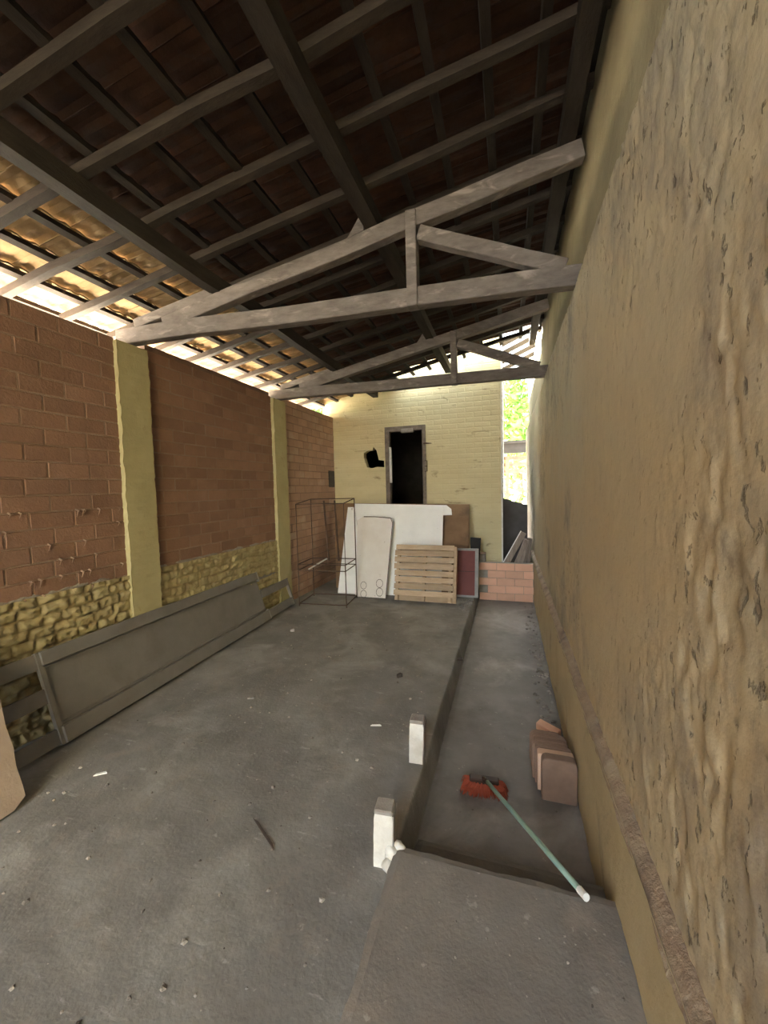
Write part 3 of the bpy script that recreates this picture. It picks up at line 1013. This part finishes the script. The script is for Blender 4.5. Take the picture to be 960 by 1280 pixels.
standing_tile(0.178, 0.368, 2.335, 0.075, 0.062, 0.0, 'thick brown rounded clay tile at the near end of the stack', 'claytile', 0.03)
standing_tile(0.160, 0.362, 2.412, 0.052, 0.052, 0.0, 'pale pinkish clay tile second from the near end of the stack', 'palclay', 0.012)
standing_tile(0.150, 0.355, 2.470, 0.048, 0.026, 0.05, 'thin brown clay tile right behind the pale tile', 'claytile', 0.012)
for k in range(5):
    standing_tile(0.135 + 0.004 * (k % 3), 0.345 + 0.004 * (k % 2), 2.508 + 0.031 * k, 0.045 - 0.004 * k, 0.018, 0.06, '%s thin clay tile of the tight row, counted from the pale tile' % ('first', 'second', 'third', 'fourth', 'fifth')[k], 'claytile', 0.025)
standing_tile(0.128, 0.33, 2.672, 0.02, 0.022, 0.07, 'greyish clay tile with rounded shoulders at the far end of the stack', 'claytile', 0.04)
o = obj('brick_shard', MB().box(-0.075, 0.075, -0.035, 0.035, 0, 0.05, lambda p: Matrix.Rotation(-0.5, 3, 'Z') @ p + Vector((0.262, 2.87, -0.09 + 0.12 * p.x * -1))), 'freshbrick', bevel=0.005)
tag(o, 'orange broken brick lying behind the clay tile stack', 'brick')
o = obj('brick_shard', MB().box(-0.09, 0.09, -0.05, 0.05, 0, 0.075, lambda p: Matrix.Rotation(0.3, 3, 'Z') @ p + Vector((0.255, 2.87, -0.18))), 'rubble', bevel=0.01)
tag(o, 'dark rubble lump under the orange brick shard', 'rubble')

# ---- low brick box at the end of the sunken strip
bx = empty('brick_box', (-0.04, 6.5, -0.18), 'low orange brick box at the end of the sunken strip', 'brick box')
obj('mortar_core', MB().box(-0.445, 0.368, 6.428, 6.515, -0.18, 0.425), 'greymortar', bx)
obj('mortar_core', MB().box(-0.445, -0.36, 6.515, YB - 0.01, -0.18, 0.54), 'greymortar', bx)
hh = 0.121
for r_ in range(5):
    x = -0.449 - (0.14 if r_ % 2 else 0)
    while x < 0.35:
        a, b = max(x, -0.449), min(x + 0.268, 0.372)
        x += 0.272
        if b - a < 0.04: continue
        z = -0.178 + hh * r_
        obj('brick', MB().box(a, b, 6.419 + random.uniform(-.003, .003), 6.50, z, z + hh - 0.005), 'greymortar' if (a < -0.44 and r_ in (1, 3)) and b - a < 0.2 else 'freshbrick', bx, bevel=0.004)
for r_ in range(6):
    obj('brick', MB().box(-0.450, -0.36, 6.53, YB - 0.02, -0.178 + hh * r_, -0.178 + hh * (r_ + 1) - 0.006), 'claytile', bx)

# planks standing in the box, leaning to the right wall
planks = [(-0.335, 0.235, 0.905, 0.085, 'slanting plank with a bright white edge in the brick box'),
          (-0.12, 0.275, 0.78, 0.06, 'grey plank just right of the white edged one'),
          (-0.04, 0.262, 0.80, 0.05, 'dark stick third from the left in the brick box'),
          (0.05, 0.295, 0.77, 0.055, 'brown plank in the middle of the bundle in the brick box'),
          (0.15, 0.325, 0.80, 0.05, 'narrow plank second from the right wall in the brick box'),
          (0.27, 0.345, 0.785, 0.045, 'plank closest to the right wall in the brick box')]
for i, (xa, xb, zb, w_, lab) in enumerate(planks):
    y = 6.54 + 0.037 * i
    a, b = Vector((xa, y, -0.172)), Vector((xb, y, zb))
    o = obj('plank', MB().beam(a, b, w_, 0.028, upv=(0, 1, 0)), 'oldwood', origin=a)
    tag(o, lab, 'plank', 'planks standing in the brick box')
    if i == 0:
        dn = (b - a).normalized()
        side = Vector((-dn.z, 0, dn.x))
        obj('white_edge', MB().beam(a + side * (w_ / 2 + 0.006), b + side * (w_ / 2 + 0.006), 0.012, 0.03, upv=(0, 1, 0)), 'whiteboard', o)


# ---- boards leaning at the back
def lean_board(name, pts, yb, l, t_, m, label, cat, group=None, bottom=None):
    """outline from pixels on a plane that leans back from the floor line y = yb"""
    ps = [on_plane(400 + a / 4.364, 600 + b / 4.364, (0, 1, -l), yb) for a, b in pts]
    poly = [(p.x, max(p.z, 0.006)) for p in ps]
    k = math.sqrt(1 + l * l)
    o = obj(name, MB().prism(poly, lambda a, b, c: (a, yb + l * b + c / k, b - c * l / k + t_ * l / k), t_), m)
    tag(o, label, cat, group)
    return o


LB = 0.45
lean_board('plywood_board', [(80, 128), (815, 135), (815, 665), (80, 655)], 5.93, LB, 0.018, 'plywood', 'wide brown plywood sheet rearmost of the leaning boards', 'board', 'boards leaning at the back')
lean_board('plywood_board', [(640, 197), (808, 200), (808, 668), (640, 660)], 5.86, LB, 0.018, 'plywood', 'smaller stained brown plywood in front of the wide one', 'board', 'boards leaning at the back')
lean_board('white_board', [(190, 131), (690, 140), (716, 160), (719, 192), (600, 195), (600, 660), (190, 650)], 5.78, LB, 0.02, 'whiteboard', 'white board with a rounded top right corner', 'board', 'boards leaning at the back')
lean_board('white_board', [(182, 152), (672, 156), (660, 655), (182, 648)], 5.69, LB, 0.016, 'whiteboard', 'large square white board behind the pallet', 'board', 'boards leaning at the back')
lean_board('white_board', [(152, 150), (186, 150), (270, 640), (95, 632)], 5.62, LB, 0.016, 'whiteboard', 'white board with a slanted left edge behind the wire rack', 'board', 'boards leaning at the back')
wd = lean_board('white_sheet', [(205, 222), (240, 200), (355, 202), (398, 225), (396, 260), (357, 660), (190, 655)], 5.50, LB, 0.022, 'whitedoor', 'worn off-white narrow panel in front of the white boards', 'board', 'boards leaning at the back')


def on_wd(a, b):
    p = on_plane(400 + a / 4.364, 600 + b / 4.364, (0, 1, -LB), 5.50)
    return p + Vector((0, -0.004, 0.002))


for cx_, cy_, r_ in ((325, 565, 18), (325, 612, 18), (238, 575, 16), (238, 622, 16)):
    obj('ring_mark', MB().tube([on_wd(cx_ + r_ * math.cos(a), cy_ + 1.25 * r_ * math.sin(a)) for a in [i * 2 * math.pi / 14 for i in range(15)]], 0.0035, 4), 'rustmetal', wd)
obj('edge_strip', MB().tube([on_wd(240, 201), on_wd(300, 201), on_wd(385, 208), on_wd(396, 235), on_wd(358, 655)], 0.006, 4), 'rustmetal', wd)

# ---- pallet
PY, PL = 5.372, 0.33
pk = math.sqrt(1 + PL * PL)


def PP(p):          # x across, y up the pallet, z behind its face
    return Vector((p.x, PY + PL / pk * p.y + p.z / pk, 0.012 + p.y / pk - p.z * PL / pk + 0.09 * PL / pk))


pal = empty('pallet', (-1.16, 5.45, 0.0), 'wooden slatted pallet standing on edge against the white boards', 'pallet')
rows = [(0.070, 0.075), (0.165, 0.075), (0.262, 0.078), (0.355, 0.078), (0.452, 0.082), (0.552, 0.078), (0.645, 0.082), (0.735, 0.075)]
for i, (y, hgt) in enumerate(rows):
    j = random.uniform(-.012, .012)
    obj('slat', MB().box(-1.605 + 0.012 * math.sin(i) + j, -0.735 + j, y, y + hgt, 0.0, 0.018, PP), 'palletwood', pal, bevel=0.002)
for x in (-1.56, -1.165, -0.79):
    obj('stringer', MB().box(x - 0.022, x + 0.022, 0.0, 0.80, 0.018, 0.085, PP), 'palletwood', pal, bevel=0.002)
for y in (0.0, 0.18, 0.36, 0.54, 0.72):
    obj('back_slat', MB().box(-1.60, -0.715, y, y + 0.085, 0.085, 0.102, PP), 'palletwood', pal, bevel=0.002)
obj('side_board', MB().box(-0.742, -0.70, 0.0, 0.79, 0.02, 0.10, PP), 'palletwood', pal, bevel=0.002)

# ---- maroon panel with grey frame, black board
MY, ML = 5.79, 0.28
mk = math.sqrt(1 + ML * ML)
MP = lambda p: Vector((p.x, MY + ML / mk * p.y + p.z / mk, 0.008 + p.y / mk - p.z * ML / mk + 0.012))
mp_ = empty('framed_panel', (-0.58, 5.85, 0), 'dark maroon panel in a grey frame beside the pallet', 'panel')
obj('panel', MB().box(-0.755, -0.475, 0.03, 0.69, 0.004, 0.024, MP), 'maroon', mp_)
for a in ((-0.475, -0.425, 0.0, 0.725), (-0.775, -0.475, 0.69, 0.725), (-0.775, -0.475, 0.0, 0.03), (-0.775, -0.755, 0.03, 0.69)):
    obj('frame_bar', MB().box(a[0], a[1], a[2], a[3], 0.0, 0.03, MP), 'greyframe', mp_)
obj('joint', MB().box(-0.755, -0.475, 0.375, 0.382, 0.0, 0.005, MP), 'darkblock', mp_)
o = obj('black_board', MB().prism([(-0.565, 0.0), (-0.462, 0.0), (-0.405, 0.84), (-0.565, 0.85)], lambda a, b, c: (a, 6.12 + 0.12 * b + c, b + 0.004), 0.03), 'blackplastic')
tag(o, 'black board standing behind the maroon panel', 'board')

# ---- wire rack
rk = empty('wire_rack', (-2.5, 5.15, 0), 'thin rusty steel rod rack frame with a middle shelf ring', 'rack')
yf, yb = 4.90, 5.40
cor = {'a': Vector((-2.86, yf, 0)), 'b': Vector((-2.155, yf + 0.06, 0)), 'c': Vector((-2.205, yb + 0.08, 0)), 'd': Vector((-2.905, yb + 0.03, 0))}
Z = lambda k, z: cor[k] + Vector((0, 0, z))
for k, zt in (('a', 1.46), ('b', 0.60), ('c', 1.515), ('d', 1.515)):
    obj('upright', MB().tube([Z(k, 0.0), Z(k, zt)], 0.0085, 6), 'rustmetal', rk)
for z in (0.035, 0.515, 0.60, 1.46):
    for k, l in (('a', 'b'), ('b', 'c'), ('c', 'd'), ('d', 'a')):
        zz = lambda q: z + (0.055 if (z > 1.4 and q in 'cd') else 0.0)
        obj('rail', MB().tube([Z(k, zz(k)), Z(l, zz(l))], 0.0075, 6), 'rustmetal', rk)
obj('upright', MB().tube([Z('b', 0.60), Z('b', 1.46)], 0.005, 6), 'rustmetal', rk)
for x0_, x1_ in ((-2.66, -2.52), (-2.48, -2.36)):
    o = obj('iron_bar', MB().tube([(x1_, 5.20, 0.615), (x0_, 5.38, 1.49)], 0.013, 6), 'rustmetal')
    tag(o, 'left one of the two iron bars slanting inside the wire rack' if x0_ < -2.6 else 'right one of the two iron bars slanting inside the wire rack', 'bar', 'iron bars in the wire rack')
o = obj('white_stick', MB().tube([(-2.70, 4.915, 0.535), (-2.60, 5.30, 0.62)], 0.011, 6), 'whiteplastic')
tag(o, 'short white stick lying across the middle shelf of the rack', 'stick')


# ---- debris
def chunk(c, r, rnd, mb):
    n = len(mb.v)
    ring = 5
    for j, (zz, k) in enumerate(((0.0, 0.9), (0.55, 1.0), (1.0, 0.45))):
        for i in range(ring):
            a = 2 * math.pi * i / ring + rnd.random() * 0.5
            q = r * k * rnd.uniform(.6, 1.1)
            mb.v.append(Vector((c[0] + q * math.cos(a), c[1] + q * math.sin(a), c[2] + zz * r * 0.8)))
    for j in range(2):
        for i in range(ring):
            mb.f.append((n + j * ring + i, n + j * ring + (i + 1) % ring, n + (j + 1) * ring + (i + 1) % ring, n + (j + 1) * ring + i))
    mb.f.append(tuple(n + 2 * ring + i for i in range(ring)))


rnd = random.Random(21)
light_ = dark_ = MB()
for k in range(420):
    x, y = rnd.uniform(-2.6, -0.62), rnd.uniform(0.7, 4.8)
    chunk((x, y, floor_fn(x, y)[0][2] - 0.002), 0.004 + 0.011 * rnd.random() ** 3, rnd, dark_ if rnd.random() < 0.6 else light_)
for k in range(260):
    y = 2.75 + 3.6 * rnd.random() ** 1.3
    x = 0.345 - 0.13 * rnd.random() ** 2
    chunk((x, y, -0.182), 0.006 + 0.022 * rnd.random() ** 2, rnd, dark_ if rnd.random() < 0.5 else light_)
for k in range(110):
    x, y = rnd.uniform(-0.66, -0.5), rnd.uniform(5.2, 5.72)
    chunk((x, y, -0.002), 0.008 + 0.022 * rnd.random() ** 2, rnd, dark_ if rnd.random() < 0.7 else light_)
for k in range(60):
    chunk((rnd.uniform(-0.4, 0.3), rnd.uniform(2.0, 6.2), -0.182), 0.003 + 0.007 * rnd.random(), rnd, dark_)
for k in range(70):
    chunk((rnd.uniform(-0.44, 0.36), rnd.uniform(0.6, 1.5), 0.098), 0.002 + 0.004 * rnd.random(), rnd, dark_ if rnd.random() < 0.5 else light_)
tag(obj('grit', light_, 'rubble', fix=True), 'loose grit and crumbs scattered over the concrete', 'grit', kind='stuff')


def bit(px_, py_, l, w_, h_, rot, m, name, label, cat, group=None, z=0.0):
    p = at(px_, py_, 2, z)
    R = Matrix.Rotation(rot, 3, 'Z')
    o = obj(name, MB().box(-l / 2, l / 2, -w_ / 2, w_ / 2, 0, h_, lambda q: p + R @ Vector((q.x * (1 - 0.3 * (q.y > 0)), q.y, q.z * (0.7 + 0.3 * (q.x > 0))))), m)
    tag(o, label, cat, group)


bit(470, 907, 0.075, 0.013, 0.008, 0.25, 'whiteplastic', 'wood_chip', 'white chip on the floor left of the farther stub post', 'chip')
bit(126, 968, 0.07, 0.016, 0.010, 0.6, 'whiteplastic', 'wood_chip', 'white chip on the floor below the grey metal panel', 'chip')
bit(499, 846, 0.05, 0.03, 0.03, 0.8, 'darkcrumb', 'stone', 'dark stone on the floor in front of the pallet', 'stone')
bit(366, 789, 0.05, 0.04, 0.035, 0.3, 'rubble', 'stone', 'grey stone on the floor right of the metal panel end', 'stone')
bit(575, 825, 0.05, 0.03, 0.02, 0.2, 'darkcrumb', 'stone', 'small dark stone beside the sunken strip', 'stone')
bit(314, 873, 0.05, 0.025, 0.015, 0.3, 'rubble', 'stone', 'pale shard in the middle of the floor', 'stone')
bit(330, 1042, 0.24, 0.012, 0.006, -0.55, 'darkcrumb', 'twig', 'thin dark twig lying on the floor in front', 'twig')
